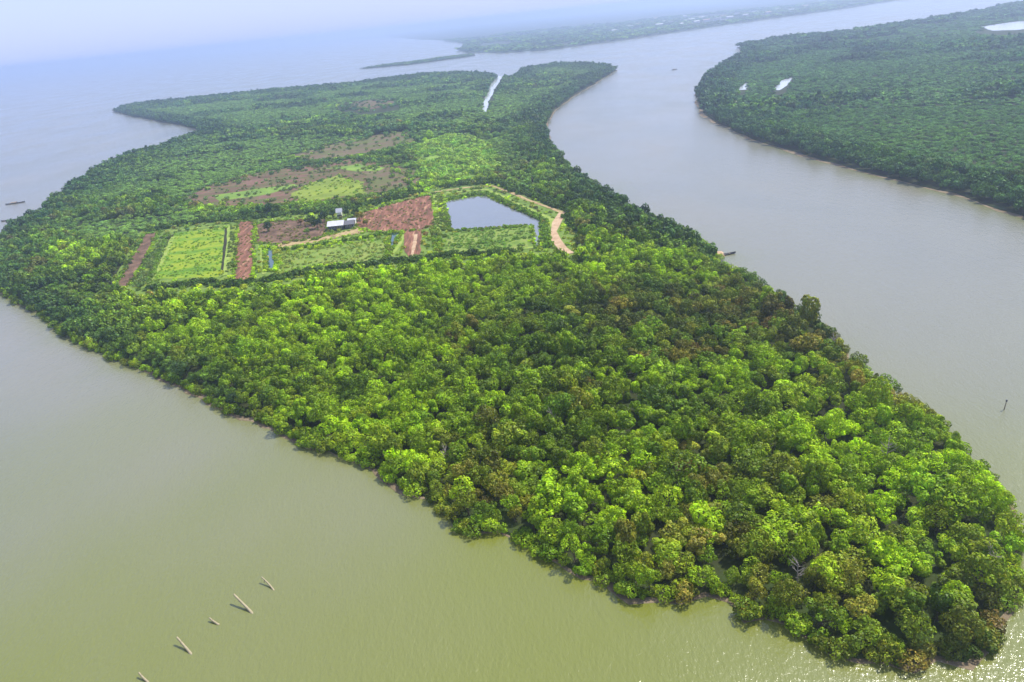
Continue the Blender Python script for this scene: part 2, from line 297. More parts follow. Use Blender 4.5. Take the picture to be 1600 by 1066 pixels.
def leaf_mat(name, per_instance=True, base=(0.06, 0.12, 0.02), trans=0.22):
    m, n, l = new_mat(name)
    for q in list(n):
        if q.type == 'BSDF_PRINCIPLED': n.remove(q)
    out = [q for q in n if q.type == 'OUTPUT_MATERIAL'][0]
    at = n.new('ShaderNodeAttribute'); at.attribute_type = 'INSTANCER'; at.attribute_name = 'tint'
    lv = n.new('ShaderNodeAttribute'); lv.attribute_type = 'GEOMETRY'; lv.attribute_name = 'leafvar'
    mu = n.new('ShaderNodeVectorMath'); mu.operation = 'MULTIPLY'
    l.new(at.outputs['Vector'], mu.inputs[0]); l.new(lv.outputs['Vector'], mu.inputs[1])
    d = n.new('ShaderNodeBsdfDiffuse'); t = n.new('ShaderNodeBsdfTranslucent'); gl = n.new('ShaderNodeBsdfGlossy'); gl.inputs['Roughness'].default_value = 0.5
    gl.inputs['Color'].default_value = (0.5, 0.55, 0.6, 1)
    tcol = n.new('ShaderNodeVectorMath'); tcol.operation = 'MULTIPLY'; tcol.inputs[1].default_value = (1.35, 1.3, 0.6)
    l.new(mu.outputs[0], tcol.inputs[0]); l.new(mu.outputs[0], d.inputs[0]); l.new(tcol.outputs[0], t.inputs[0])
    a = n.new('ShaderNodeMixShader'); a.inputs[0].default_value = trans; l.new(d.outputs[0], a.inputs[1]); l.new(t.outputs[0], a.inputs[2])
    c = n.new('ShaderNodeMixShader'); c.inputs[0].default_value = 0.02; l.new(a.outputs[0], c.inputs[1]); l.new(gl.outputs[0], c.inputs[2])
    l.new(c.outputs[0], out.inputs[0])
    return m
LEAF = leaf_mat('leaf')
BARK = plain('bark', (0.09, 0.07, 0.05), 0.9)
MUD = ground_mat('mud', [(0.018, 0.020, 0.010), (0.03, 0.028, 0.015), (0.022, 0.032, 0.010)], 0.12)
SCRUB_G = ground_mat('undergrowth_ground', [(0.018, 0.022, 0.010), (0.03, 0.036, 0.013), (0.03, 0.055, 0.012)], 0.06)
TURF = ground_mat('turf', [(0.07, 0.12, 0.02), (0.11, 0.17, 0.03), (0.15, 0.20, 0.04)], 0.12)
DIKE_M = ground_mat('dike_turf', [(0.13, 0.20, 0.03), (0.19, 0.26, 0.045), (0.24, 0.28, 0.07)], 0.2)
PADDOCK_M = ground_mat('paddock_turf', [(0.05, 0.12, 0.012), (0.11, 0.20, 0.014), (0.20, 0.25, 0.016), (0.10, 0.19, 0.012)], 0.07, stretch=(.6, 1.2, 1))
MEADOW_M = ground_mat('meadow_turf', [(0.08, 0.14, 0.02), (0.14, 0.20, 0.035), (0.20, 0.22, 0.06)], 0.12)
RED_M = ground_mat('red_earth', [(0.060, 0.060, 0.020), (0.12, 0.055, 0.034), (0.20, 0.09, 0.058), (0.34, 0.21, 0.12)], 0.25, stretch=(2.6, 0.3, 1))
BROWN_M = ground_mat('brown_earth', [(0.05, 0.035, 0.022), (0.11, 0.065, 0.042), (0.20, 0.13, 0.08)], 0.2)
TAN_M = ground_mat('tan_earth', [(0.10, 0.12, 0.03), (0.24, 0.17, 0.08), (0.36, 0.27, 0.14), (0.14, 0.14, 0.04)], 0.3)
SAND_M = ground_mat('sand', [(0.26, 0.17, 0.10), (0.36, 0.25, 0.155), (0.42, 0.31, 0.20)], 0.3)
MOOR_M = ground_mat('dead_scrub_ground', [(0.050, 0.045, 0.018), (0.120, 0.062, 0.044), (0.070, 0.085, 0.022), (0.165, 0.086, 0.064), (0.080, 0.05, 0.032)], 0.07, stretch=(.45, 1.3, 1))
YELLOW_M = ground_mat('yellow_turf', [(0.10, 0.14, 0.02), (0.15, 0.20, 0.025), (0.19, 0.24, 0.03)], 0.05)
OLIVE_M = ground_mat('olive_turf', [(0.10, 0.065, 0.045), (0.085, 0.105, 0.025), (0.12, 0.075, 0.055), (0.12, 0.15, 0.035)], 0.06, stretch=(.5, 1.2, 1))
GREEN_M = ground_mat('green_scrub_ground', [(0.08, 0.14, 0.025), (0.13, 0.21, 0.03), (0.17, 0.26, 0.04)], 0.04)
FARLAND_M = ground_mat('far_land', [(0.025, 0.045, 0.025), (0.035, 0.06, 0.03), (0.06, 0.065, 0.05), (0.03, 0.06, 0.03)], 0.0025)
RIVER_M = water_mat('river_water', [(0.128, 0.128, 0.092), (0.145, 0.142, 0.102), (0.162, 0.152, 0.110)])
POND_M = water_mat('pond_water', [(0.11, 0.125, 0.135), (0.15, 0.155, 0.16)], 0.12, 0.05)  # grey-blue base colour carries part of the sky reflection
LAGOON_M = water_mat('sky_white_water', [(0.40, 0.42, 0.43), (0.46, 0.47, 0.48)], 0.1, 0.1)  # bright sky reflection put into the pale base colour
CANAL_M = water_mat('canal_water', [(0.02, 0.05, 0.04), (0.03, 0.07, 0.06)], 0.1, 0.05)

# ---------------------------------------------------------------- water and land
EXT = 12800.0
ISLAND_R = rough_outline(ISLAND, 2.5, 1.6)
RBANK_R = rough_outline(RBANK, 5, 3.0)
# one water sheet, finer round the island so that it can carry shore silt and the greener near water
gx = np.arange(-320, 281, 3.0); gy = np.arange(0, 451, 3.0); nx, ny = len(gx), len(gy)
GX, GY = np.meshgrid(gx, gy); wv = [(x, y, 0) for x, y in zip(GX.ravel(), GY.ravel())]
wf = [(j * nx + i, j * nx + i + 1, (j + 1) * nx + i + 1, (j + 1) * nx + i) for j in range(ny - 1) for i in range(nx - 1)]
x0, x1, y0, y1 = gx[0], gx[-1], gy[0], gy[-1]; b0 = len(wv)
wv += [(-EXT, -1500, 0), (EXT, -1500, 0), (EXT, EXT, 0), (-EXT, EXT, 0)]; q00, q10, q11, q01 = 0, nx - 1, ny * nx - 1, (ny - 1) * nx
wf += [(b0, b0 + 1, q10, q00), (b0 + 1, b0 + 2, q11, q10), (b0 + 2, b0 + 3, q01, q11), (b0 + 3, b0, q00, q01)]
wo = tag(mesh_obj('water', wv, wf, RIVER_M), kind='structure')
de = np.minimum(edge_dist(ISLAND_R, GX.ravel(), GY.ravel()), edge_dist(RBANK_R, GX.ravel(), GY.ravel()))
silt = np.exp(-de / (3.0 + 9.0 * fbm(GX.ravel() / 25, GY.ravel() / 25, 81) ** 2)) * np.clip(2.2 * fbm(GX.ravel() / 14, GY.ravel() / 14, 83) - .35, 0, 1)
near_green = 1 / (1 + np.exp((GY.ravel() + .25 * np.abs(GX.ravel() + 20) - 165 + 80 * (fbm(GX.ravel() / 60, GY.ravel() / 60, 85) - .5)) / 28))  # water colour turns greener toward the viewpoint
silt = np.clip(np.maximum(silt * .8, near_green * (.72 + .45 * fbm(GX.ravel() / 35, GY.ravel() / 35, 87))), 0, 1)
for ex in (gx[0], gx[-1]): silt *= 1 - np.exp(-np.abs(GX.ravel() - ex) / 25)
silt *= 1 - np.exp(-np.abs(GY.ravel() - gy[0]) / 6)
wa = wo.data.attributes.new('silt', 'FLOAT', 'POINT'); wa.data.foreach_set('value', np.append(silt, np.zeros(4)).astype(np.float32))
sheet('island_ground', ISLAND_R, 0.45, SCRUB_G, skirt=(0.9, -0.5))
sheet('river_bank_ground', RBANK_R, 0.5, SCRUB_G, skirt=(1.0, -0.5))
BANKMUD = ground_mat('bank_mud', [(0.09, 0.07, 0.045), (0.15, 0.115, 0.07), (0.20, 0.155, 0.10)], 0.2)
for nm, ol, lo, hi in (('island_mud_bank', ISLAND_R, .2, 2.0), ('river_mud_bank', RBANK_R, .8, 4.2)):
    A_ = np.array(ol); k = fbm(A_[:, 0] / 18, A_[:, 1] / 18, 95)[:, None]; k = np.clip((k - .3) / .4, 0, 1)
    sheet(nm, [tuple(p) for p in A_ + (offset(ol, 1.0) - A_) * (lo + (hi - lo) * k)], .07, BANKMUD, skirt=(.6, -.3))
sheet('far_land', rough_outline(FAR, 30, 6.0), 1.2, FARLAND_M, skirt=(10, -0.5))
sheet('sandbar', rough_outline(BAR, 12, 2.0), 0.7, MUD, skirt=(5, -0.5))
Z = 0.50
for nm, poly, m, dz in (('farm_turf', FARM, TURF, 0.0), ('paddock', PADDOCK, PADDOCK_M, .05), ('paddock_strip', PADDOCK_STRIP, YELLOW_M, .05), ('bare_strip', BROWN_STRIP, BROWN_M, .05),
        ('bare_patch', RED_PATCH, RED_M, .05), ('grass_strip', SIDE_STRIP, YELLOW_M, .05), ('dirt_track', RED_TRACK, RED_M, .10), ('farmyard_ground', YARD_LEFT, BROWN_M, .10), ('farmyard_ground', YARD_RIGHT, RED_M, .10),
        ('straw_ground', YARD_TAN, TAN_M, .15), ('dirt_track', RED_SPUR, RED_M, .20), ('meadow', MEADOW, MEADOW_M, .05), ('pond_meadow', POND_MEADOW, MEADOW_M, .05), ('pond_bank', POND_BANK, YELLOW_M, .05),
        ('pond', POND, POND_M, .10), ('canal', CANAL_A, CANAL_M, .10), ('canal', CANAL_B, CANAL_M, .15), ('canal', CANAL_C, CANAL_M, .10), ('ditch', DITCH_A, MUD, .15), ('ditch', DITCH_B, MUD, .15),
        ('dead_scrubland', BROWN_MOOR, MOOR_M, .05), ('olive_scrubland', OLIVE_EAST, OLIVE_M, .075), ('grassland', GRASS_BAND_A, GREEN_M, .09), ('grassland', GRASS_BAND_B, GREEN_M, .09), ('yellow_grassland', YELLOW_MOOR, YELLOW_M, .10), ('olive_grassland', OLIVE_MOOR, OLIVE_M, .05), ('green_scrubland', GREEN_MOOR, GREEN_M, .05), ('brown_flat', BROWN_FLAT, MOOR_M, .05),
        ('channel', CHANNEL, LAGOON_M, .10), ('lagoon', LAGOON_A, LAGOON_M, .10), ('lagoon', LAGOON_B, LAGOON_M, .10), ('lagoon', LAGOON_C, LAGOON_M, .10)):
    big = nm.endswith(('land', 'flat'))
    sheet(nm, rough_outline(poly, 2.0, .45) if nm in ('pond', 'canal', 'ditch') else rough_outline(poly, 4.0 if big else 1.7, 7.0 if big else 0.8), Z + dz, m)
for pts, w in ((DIKE_A, 2.6), (DIKE_B, 2.0), (DIKE_C, 2.0), (DIKE_D, 2.2), (DIKE_E, 2.2), (DIKE_F, 2.2), (DIKE_G, 2.0), (DIKE_H, 2.0)):
    ribbon('grass_dike', pts, w, Z + .17, DIKE_M)
ribbon('dike_path', NPATH, 2.2, Z + .12, TAN_M); ribbon('dirt_path', EPATH, 3.6, Z + .24, SAND_M); ribbon('foot_path', SPATH, 1.6, Z + .26, SAND_M)

# ---------------------------------------------------------------- trees
def make_crown(seed, nb, nleaf, leaf, rx=1.85, rz=1.6, cz=2.9, br=(0.55, 0.98), low=112):
    """one crown: leaves spread over many uneven clumps; leafvar holds leaf-to-leaf colour differences"""
    r = np.random.default_rng(seed)
    ph = r.uniform(0, 2 * math.pi, nb); ct = r.uniform(math.cos(R_(low)), 1, nb); st = np.sqrt(1 - ct ** 2)
    k = r.uniform(0.75, 1.15, nb)
    C = np.stack([rx * k * st * np.cos(ph), rx * k * st * np.sin(ph), cz + rz * k * ct], 1)
    C = np.vstack([C, [[0, 0, cz + 0.1]]]); RB = np.append(r.uniform(*br, nb), 1.2)
    bc = r.uniform(0.62, 1.4, nb + 1)
    pr_ = RB ** 2 / np.sum(RB ** 2)
    idx = r.choice(nb + 1, nleaf * 3, p=pr_)
    d = r.normal(size=(nleaf * 3, 3)); d /= np.linalg.norm(d, axis=1)[:, None]
    rad = r.uniform(0.72, 1.06, nleaf * 3)
    p = C[idx] + d * (RB[idx] * rad)[:, None]
    D = np.linalg.norm(p[:, None, :] - C[None], axis=2) / RB[None]
    D[np.arange(len(p)), idx] = 9
    ok = (D.min(1) > 0.88) & (p[:, 2] > 0.4)
    p, d, idx = p[ok][:nleaf], d[ok][:nleaf], idx[ok][:nleaf]
    N = len(p)
    nn = d * 0.85 + r.normal(size=(N, 3)) * 0.30 + np.array([0, 0, 0.10]); nn /= np.linalg.norm(nn, axis=1)[:, None]
    u = np.cross(nn, r.normal(size=(N, 3))); u /= np.linalg.norm(u, axis=1)[:, None]; v = np.cross(nn, u)
    s = leaf * r.uniform(0.65, 1.35, N)[:, None]; w = s * r.uniform(0.45, 0.75, N)[:, None]
    V = np.stack([p - u * s, p - v * w + nn * s * .12, p + u * s, p + v * w + nn * s * .12], 1).reshape(-1, 3)
    me = bpy.data.meshes.new('crown')
    me.vertices.add(4 * N); me.vertices.foreach_set('co', V.ravel())
    me.loops.add(4 * N); me.loops.foreach_set('vertex_index', np.arange(4 * N))
    me.polygons.add(N); me.polygons.foreach_set('loop_start', np.arange(0, 4 * N, 4)); me.polygons.foreach_set('loop_total', np.full(N, 4))
    a = me.attributes.new('leafvar', 'FLOAT_VECTOR', 'FACE')
    q = (bc[idx] * r.uniform(0.75, 1.25, N))[:, None] * np.stack([r.uniform(0.85, 1.2, N), np.ones(N), r.uniform(0.8, 1.2, N)], 1)
    a.data.foreach_set('vector', q.ravel())
    me.materials.append(LEAF); me.update(calc_edges=True)
    return me
def tube(bm, pts, radii, seg=6):
    rings = []
    for i, p in enumerate(pts):
        p = Vector(p); a = Vector(pts[max(0, i - 1)]); b = Vector(pts[min(len(pts) - 1, i + 1)])
        t = (b - a).normalized(); q = t.to_track_quat('Z', 'Y')
        rings.append([bm.verts.new(p + q @ Vector((math.cos(2 * math.pi * j / seg), math.sin(2 * math.pi * j / seg), 0)) * radii[i]) for j in range(seg)])
    for A, B in zip(rings, rings[1:]):
        for j in range(seg): bm.faces.new((A[j], A[(j + 1) % seg], B[(j + 1) % seg], B[j]))
    bm.faces.new(rings[-1]); bm.faces.new(rings[0][::-1])
def make_trunk(seed):
    r = random.Random(seed); bm = bmesh.new()
    bend = (r.uniform(-.3, .3), r.uniform(-.3, .3))
    tube(bm, [(0, 0, 0.3), (bend[0] * .4, bend[1] * .4, 1.3), (bend[0], bend[1], 2.6), (bend[0] * .8, bend[1] * .8, 3.9)], [0.17, 0.14, 0.11, 0.05])
    for k in range(5):                       # limbs
        a = k * 1.26 + r.uniform(-.3, .3); z0 = r.uniform(1.2, 2.4)
        tube(bm, [(bend[0] * .6, bend[1] * .6, z0), (math.cos(a) * .8, math.sin(a) * .8, z0 + .8), (math.cos(a) * 1.5, math.sin(a) * 1.5, z0 + 1.3)], [0.08, 0.06, 0.03], 5)
    for k in range(6):                       # stilt roots
        a = k * 1.05 + r.uniform(-.3, .3); R = r.uniform(.6, 1.1)
        tube(bm, [(0, 0, 1.0), (math.cos(a) * R * .6, math.sin(a) * R * .6, .75), (math.cos(a) * R, math.sin(a) * R, -.4)], [0.05, 0.045, 0.035], 4)
    me = bpy.data.meshes.new('trunk'); bmesh.ops.recalc_face_normals(bm, faces=bm.faces); bm.to_mesh(me); bm.free(); me.materials.append(BARK)
    return me
NEAR = [make_crown(10 + i, 14 + i % 6, 1050, 0.19, rx=1.7 + .12 * (i % 4), rz=1.4 + .14 * (i % 3)) for i in range(8)]
NEAR += [make_crown(22 + i, 26, 1100, 0.17, rx=1.9, rz=1.35, br=(0.38, 0.7)) for i in range(3)]                 # finely clumped
NEAR += [make_crown(25 + i, 10, 900, 0.22, rx=1.15, rz=2.2, cz=3.3, br=(0.55, 0.85)) for i in range(3)]          # upright
NEAR += [make_crown(28 + i, 12, 800, 0.21, rx=2.3, rz=0.75, cz=3.6, br=(0.5, 0.8), low=98) for i in range(2)]    # flat-topped
SHORE = [make_crown(30 + i, 12, 520, 0.22, rx=1.6, rz=0.9, cz=1.1, low=100) for i in range(6)]
MID = [make_crown(40 + i, 13, 300, 0.40) for i in range(6)]
FARC = [make_crown(60 + i, 9, 110, 0.70) for i in range(5)]
BUSH = [make_crown(80 + i, 9, 130, 0.45, rx=1.7, rz=0.8, cz=1.1, low=95) for i in range(4)]
TRUNK = [make_trunk(i) for i in range(4)]
def make_stem():
    bm = bmesh.new()
    for k in range(6):
        a = k * 1.05; tube(bm, [(math.cos(a) * .15, math.sin(a) * .15, -.5), (math.cos(a) * .4, math.sin(a) * .4, .5), (math.cos(a) * 1.0, math.sin(a) * 1.0, 1.3)], [.07, .06, .03], 5)
    me = bpy.data.meshes.new('stem'); bmesh.ops.recalc_face_normals(bm, faces=bm.faces); bm.to_mesh(me); bm.free(); me.materials.append(BARK)
    return me
STEM = make_stem()

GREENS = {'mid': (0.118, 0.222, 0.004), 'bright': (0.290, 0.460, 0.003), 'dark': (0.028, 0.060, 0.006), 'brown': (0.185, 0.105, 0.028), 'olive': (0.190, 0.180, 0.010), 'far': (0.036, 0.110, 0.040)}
def tint_of(X, Y, strength=1.0):
    """leaf colour of each tree: stands of brighter, darker and dying trees, with much variation from tree to tree"""
    n = len(X); w = {k: np.zeros(n) for k in GREENS}
    w['mid'] += 1.0
    for kind, cx, cy, rx, ry, s in TINTS:
        e = np.exp(-(((X - cx) / rx) ** 2 + ((Y - cy) / ry) ** 2))
        w[kind] += (1.2 if kind == 'brown' else 2.0 if kind == 'dark' else 2.5) * s * e * strength
    f = fbm(X / 22, Y / 22, 11); g = fbm(X / 30, Y / 30, 23); h = fbm(X / 17, Y / 17, 31)
    w['bright'] += np.clip((f - .5) * 6, 0, 1.6); w['dark'] += np.clip((g - .55) * 6, 0, 1.5); w['brown'] += np.clip((h - .68) * 8, 0, 1.3)
    for k in w: w[k] = w[k] * rng.gamma(1.3, 1 / 1.3, n)
    w['olive'] += rng.random(n) ** 4 * 1.2
    far = np.clip((np.hypot(X, Y) - 350) / 600, 0, 1); w['far'] += far * 2.6  # bluer with distance: haze put into the leaf colour
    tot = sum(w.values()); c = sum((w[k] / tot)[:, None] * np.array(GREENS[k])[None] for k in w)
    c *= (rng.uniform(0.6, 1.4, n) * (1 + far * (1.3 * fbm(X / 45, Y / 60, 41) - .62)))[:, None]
    names = list(w); dom = np.array(names)[np.argmax(np.stack([w[k] for k in names]), 0)]
    return c, dom
CLEAR = [BROWN_MOOR, OLIVE_MOOR, GREEN_MOOR, BROWN_FLAT, CHANNEL, LAGOON_A, LAGOON_B, LAGOON_C]
def grid(poly, step, d0, d1, jit=0.42):
    P = np.array(poly); x0, y0 = P.min(0); x1, y1 = P.max(0)
    x0, x1 = max(x0, -d1), min(x1, d1); y0, y1 = max(y0, 0), min(y1, d1)
    gx, gy = np.meshgrid(np.arange(x0, x1, step), np.arange(y0, y1, step * .866))
    gx = gx + (np.arange(gx.shape[0]) % 2)[:, None] * step * .5
    X = gx.ravel() + rng.uniform(-jit, jit, gx.size) * step; Y = gy.ravel() + rng.uniform(-jit, jit, gx.size) * step
    D = np.hypot(X, Y); ok = (D >= d0) & (D < d1) & (np.abs(X) < 0.80 * Y + 130)
    X, Y = X[ok], Y[ok]; ok = pip(poly, X, Y)
    return X[ok], Y[ok]
def not_in(X, Y, polys, h=5.0):
    """keep trees out of the open ground and off its near rim, where only low growth stands"""
    ok = np.ones(len(X), bool)
    for p in polys:
        ok &= ~pip(p, X, Y)
        for f in (0.1, 0.25, 0.4, 0.55, 0.7, 0.85, 1.0):
            k = 1 + f * h / (CAM_H - h); ok &= ~pip(p, X * k, Y * k)
    return ok

def scatter(name, groups, mats_kind):
    """one object for growth nobody could count: points that carry tint, size and turn, with a crown set on each"""
    pts, tint, scl, rot, var, protos = [], [], [], [], [], []
    for X, Y, Zb, S, c, meshes in groups:
        n = len(X); base = len(protos)
        pts.append(np.stack([X, Y, np.broadcast_to(Zb, (n,))], 1)); tint.append(c); scl.append(S)
        var.append(base + rng.integers(0, len(meshes), n)); protos += meshes
    pts = np.vstack(pts); tint = np.vstack(tint); scl = np.vstack(scl); var = np.concatenate(var); n = len(pts)
    rot = np.zeros((n, 3)); rot[:, 2] = rng.uniform(0, 6.283, n); rot[:, 0] = rng.normal(0, .08, n); rot[:, 1] = rng.normal(0, .08, n)
    me = bpy.data.meshes.new(name); me.vertices.add(n); me.vertices.foreach_set('co', pts.ravel())
    for nm, arr in (('tint', tint), ('size', scl), ('turn', rot)):
        a = me.attributes.new(nm, 'FLOAT_VECTOR', 'POINT'); a.data.foreach_set('vector', np.ascontiguousarray(arr, dtype=np.float32).ravel())
    a = me.attributes.new('variant', 'INT', 'POINT'); a.data.foreach_set('value', var.astype(np.int32))
    o = bpy.data.objects.new(name, me); COL.objects.link(o); me.materials.append(LEAF)
    ng = bpy.data.node_groups.new(name + '_scatter', 'GeometryNodeTree')
    ng.interface.new_socket('Geometry', in_out='INPUT', socket_type='NodeSocketGeometry'); ng.interface.new_socket('Geometry', in_out='OUTPUT', socket_type='NodeSocketGeometry')
    N, L = ng.nodes, ng.links
    gi = N.new('NodeGroupInput'); go = N.new('NodeGroupOutput'); jn = N.new('GeometryNodeJoinGeometry')
    def attr(nm, t):
        q = N.new('GeometryNodeInputNamedAttribute'); q.data_type = t; q.inputs[0].default_value = nm; return q
    va = attr('variant', 'INT'); sz = attr('size', 'FLOAT_VECTOR'); tn = attr('turn', 'FLOAT_VECTOR')
    er = N.new('FunctionNodeEulerToRotation'); L.new(tn.outputs[0], er.inputs[0])
    for i, pm in enumerate(protos):
        po = bpy.data.objects.get('source_' + pm.name) or bpy.data.objects.new('source_' + pm.name, pm)
        oi = N.new('GeometryNodeObjectInfo'); oi.inputs[0].default_value = po; oi.inputs['As Instance'].default_value = True
        cm = N.new('FunctionNodeCompare'); cm.data_type = 'INT'; cm.operation = 'EQUAL'
        ins = [s for s in cm.inputs if s.type == 'INT']; L.new(va.outputs[0], ins[0]); ins[1].default_value = i
        ip = N.new('GeometryNodeInstanceOnPoints')
        L.new(gi.outputs[0], ip.inputs['Points']); L.new(cm.outputs[0], ip.inputs['Selection']); L.new(oi.outputs['Geometry'], ip.inputs['Instance'])
        L.new(er.outputs[0], ip.inputs['Rotation']); L.new(sz.outputs[0], ip.inputs['Scale']); L.new(ip.outputs[0], jn.inputs[0])
    L.new(jn.outputs[0], go.inputs[0])
    md = o.modifiers.new('scatter', 'NODES'); md.node_group = ng
    o['kind'] = 'stuff'
    print('SCATTER', name, n)
    return o
def shore_belt(X, Y, dd, c, width):
    """crown colour turns darker and bluer towards the channels"""
    k = np.clip(1.15 - dd / (width * (.5 + fbm(X / 40, Y / 40, 97))), 0, 1) * .72
    c[:] = c * (1 - k)[:, None] + np.array([[0.030, 0.078, 0.022]]) * (k * rng.uniform(.7, 1.4, len(X)))[:, None]
def low_bands(X, Y, dd, S, c, sx, sy, seed, y0, col=(0.150, 0.275, 0.050)):
    """long bands of lower, paler growth inside the forest"""
    f = fbm(X / sx + .25 * Y / sy, Y / sy, seed); L = np.clip((f - .36) / .12, 0, 1) * np.clip((dd - 18) / 30, 0, 1) * (Y > y0)
    S *= (1 - .22 * L)[:, None]; S[:, 2] *= 1 - .62 * L
    c[:] = c * (1 - .75 * L)[:, None] + np.array(col)[None] * (.75 * L * rng.uniform(.65, 1.35, len(X)))[:, None]
def sizes(n, a, b, up=0.15):
    s = rng.uniform(a, b, n); return np.stack([s * rng.uniform(.9, 1.1, n), s * rng.uniform(.9, 1.1, n), s * rng.uniform(1 - up, 1 + up, n)], 1)

# main island
X, Y = grid(ISLAND_R, 3.3, 0, 260, .5); d = edge_dist(ISLAND_R, X, Y)
ok = (d > 0.3) & not_in(X, Y, CLEAR) & ~pip(FARM, X, Y); X, Y, d = X[ok], Y[ok], d[ok]
S = sizes(len(X), 0.58, 1.25, .2) * np.where(rng.random(len(X)) < .06, 1.35, 1.0)[:, None]; S[:, 2] *= 0.62 + 0.75 * fbm(X / 9, Y / 9, 5)
edge = np.clip(d / 5, 0, 1); S *= (0.74 + 0.26 * edge)[:, None]
c, dom = tint_of(X, Y); kb = Y > 170; cb = c[kb]; shore_belt(X[kb], Y[kb], d[kb], cb, 7); c[kb] = cb
slant = np.sqrt(X ** 2 + Y ** 2 + CAM_H ** 2); order = np.argsort(slant); hero, rest = order[:300], order[300:]
groups = [(X[rest], Y[rest], np.zeros(len(rest)), S[rest], c[rest], NEAR)]
# the 300 nearest trees are things of their own
ONES = ['', 'first', 'second', 'third', 'fourth', 'fifth', 'sixth', 'seventh', 'eighth', 'ninth', 'tenth', 'eleventh', 'twelfth', 'thirteenth', 'fourteenth', 'fifteenth', 'sixteenth', 'seventeenth', 'eighteenth', 'nineteenth']
def ordinal(k):
    if k < 20: return ONES[k]
    t = {2: ('twenty', 'twentieth'), 3: ('thirty', 'thirtieth'), 4: ('forty', 'fortieth'), 5: ('fifty', 'fiftieth'), 6: ('sixty', 'sixtieth'), 7: ('seventy', 'seventieth')}[k // 10]
    return t[1] if k % 10 == 0 else t[0] + '-' + ONES[k % 10]
TIP = np.array([70.0, 72.0])
TONE = {'bright': 'bright green', 'mid': 'leaf-green', 'dark': 'dark green', 'brown': 'brownish', 'olive': 'olive-green', 'far': 'leaf-green'}
axis = np.array([-0.45, 0.89])
recs = []
for i in hero:
    p = np.array([X[i], Y[i]]) - TIP; side = p[0] * axis[1] - p[1] * axis[0]; s = S[i].mean()
    sw = 'small' if s < 0.8 else ('large' if s > 1.0 else 'medium-sized')
    if d[i] < 4: zone = "at the right water's edge" if side > 0 else "at the left water's edge"
    else: zone = 'inland on the right' if side > 4 else 'inland on the left'
    recs.append((sw, TONE[dom[i]], zone, float(np.hypot(*p)), int(i)))
count = {}
for sw, tone, zone, dist, i in sorted(recs, key=lambda r: r[3]):
    k = count[(sw, tone, zone)] = count.get((sw, tone, zone), 0) + 1
    t = empty('mangrove_tree', (float(X[i]), float(Y[i]), 0.0), float(rng.uniform(0, 6.28)))
    t.scale = [float(q) for q in S[i]]
    if sum(1 for r in recs if r[:3] == (sw, tone, zone)) == 1: lab = 'only %s %s mangrove tree %s near the tip' % (sw, tone, zone)
    else: lab = '%s %s mangrove tree %s, %s such from the near tip' % (sw, tone, zone, ordinal(k))
    tag(t, lab, 'tree', 'mangrove trees on the near end of the island')
    tr = bpy.data.objects.new('trunk', TRUNK[i % 4]); cr = bpy.data.objects.new('crown', NEAR[i % len(NEAR)])
    for o in (tr, cr): COL.objects.link(o); o.parent = t
    cr['tint'] = [float(q) for q in c[i]]
    cr.rotation_euler = (float(rng.normal(0, .07)), float(rng.normal(0, .07)), 0)
bx_, by_ = [], []                         # bushes that hang over the water along the near shore
Pn = np.array(ISLAND_R)
for p0, p1 in zip(Pn, np.roll(Pn, -1, 0)):
    mm = (p0 + p1) / 2
    if np.hypot(*mm) > 420 or mm[1] < 0: continue
    k = max(1, int(np.hypot(*(p1 - p0)) / 1.9 + rng.random()))
    for j in range(k):
        q = p0 + (p1 - p0) * (j + rng.random()) / k + rng.normal(0, .45, 2); bx_.append(q[0]); by_.append(q[1])
bx_, by_ = np.array(bx_), np.array(by_); bS = sizes(len(bx_), .48, 1.0, .25); bc_, bdom = tint_of(bx_, by_)
bo = np.argsort(bx_ ** 2 + by_ ** 2); bh, br_ = bo[:150], bo[150:]
groups.append((bx_[br_], by_[br_], np.zeros(len(br_)), bS[br_], bc_[br_], SHORE))
recs = []
for i in bh:
    p = np.array([bx_[i], by_[i]]) - TIP; side = p[0] * axis[1] - p[1] * axis[0]; s = bS[i].mean()
    recs.append(('small' if s < .62 else ('large' if s > .85 else 'medium-sized'), TONE[bdom[i]], "on the right shore" if side > 0 else "on the left shore", float(np.hypot(*p)), int(i)))
count = {}
for sw, tone, zone, dist, i in sorted(recs, key=lambda q: q[3]):
    k = count[(sw, tone, zone)] = count.get((sw, tone, zone), 0) + 1
    t = empty('mangrove_bush', (float(bx_[i]), float(by_[i]), 0.0), float(rng.uniform(0, 6.28))); t.scale = [float(q) for q in bS[i]]
    if sum(1 for q in recs if q[:3] == (sw, tone, zone)) == 1: lab = 'only %s %s mangrove bush over the water %s' % (sw, tone, zone)
    else: lab = '%s %s mangrove bush %s, %s such from the tip' % (sw, tone, zone, ordinal(k))
    tag(t, lab, 'bush', 'mangrove bushes along the near shore')
    st = bpy.data.objects.new('stem', STEM); cr = bpy.data.objects.new('foliage', SHORE[i % len(SHORE)])
    for o in (st, cr): COL.objects.link(o); o.parent = t
    cr['tint'] = [float(q) for q in bc_[i]]
X, Y = grid(ISLAND_R, 3.6, 260, 620, .5); dd = edge_dist(ISLAND_R, X, Y)
ok = (dd > 1.0) & not_in(X, Y, CLEAR) & ~pip(FARM, X, Y); X, Y, dd = X[ok], Y[ok], dd[ok]
S2 = sizes(len(X), 0.7, 1.35, .2); S2[:, 2] *= 0.6 + 0.75 * fbm(X / 12, Y / 12, 5)
cc = tint_of(X, Y)[0]; low_bands(X, Y, dd, S2, cc, 60, 30, 51, 365); shore_belt(X, Y, dd, cc, 22)
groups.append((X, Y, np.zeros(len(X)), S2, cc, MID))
X, Y = grid(ISLAND_R, 5.0, 620, 1700); dd = edge_dist(ISLAND_R, X, Y)
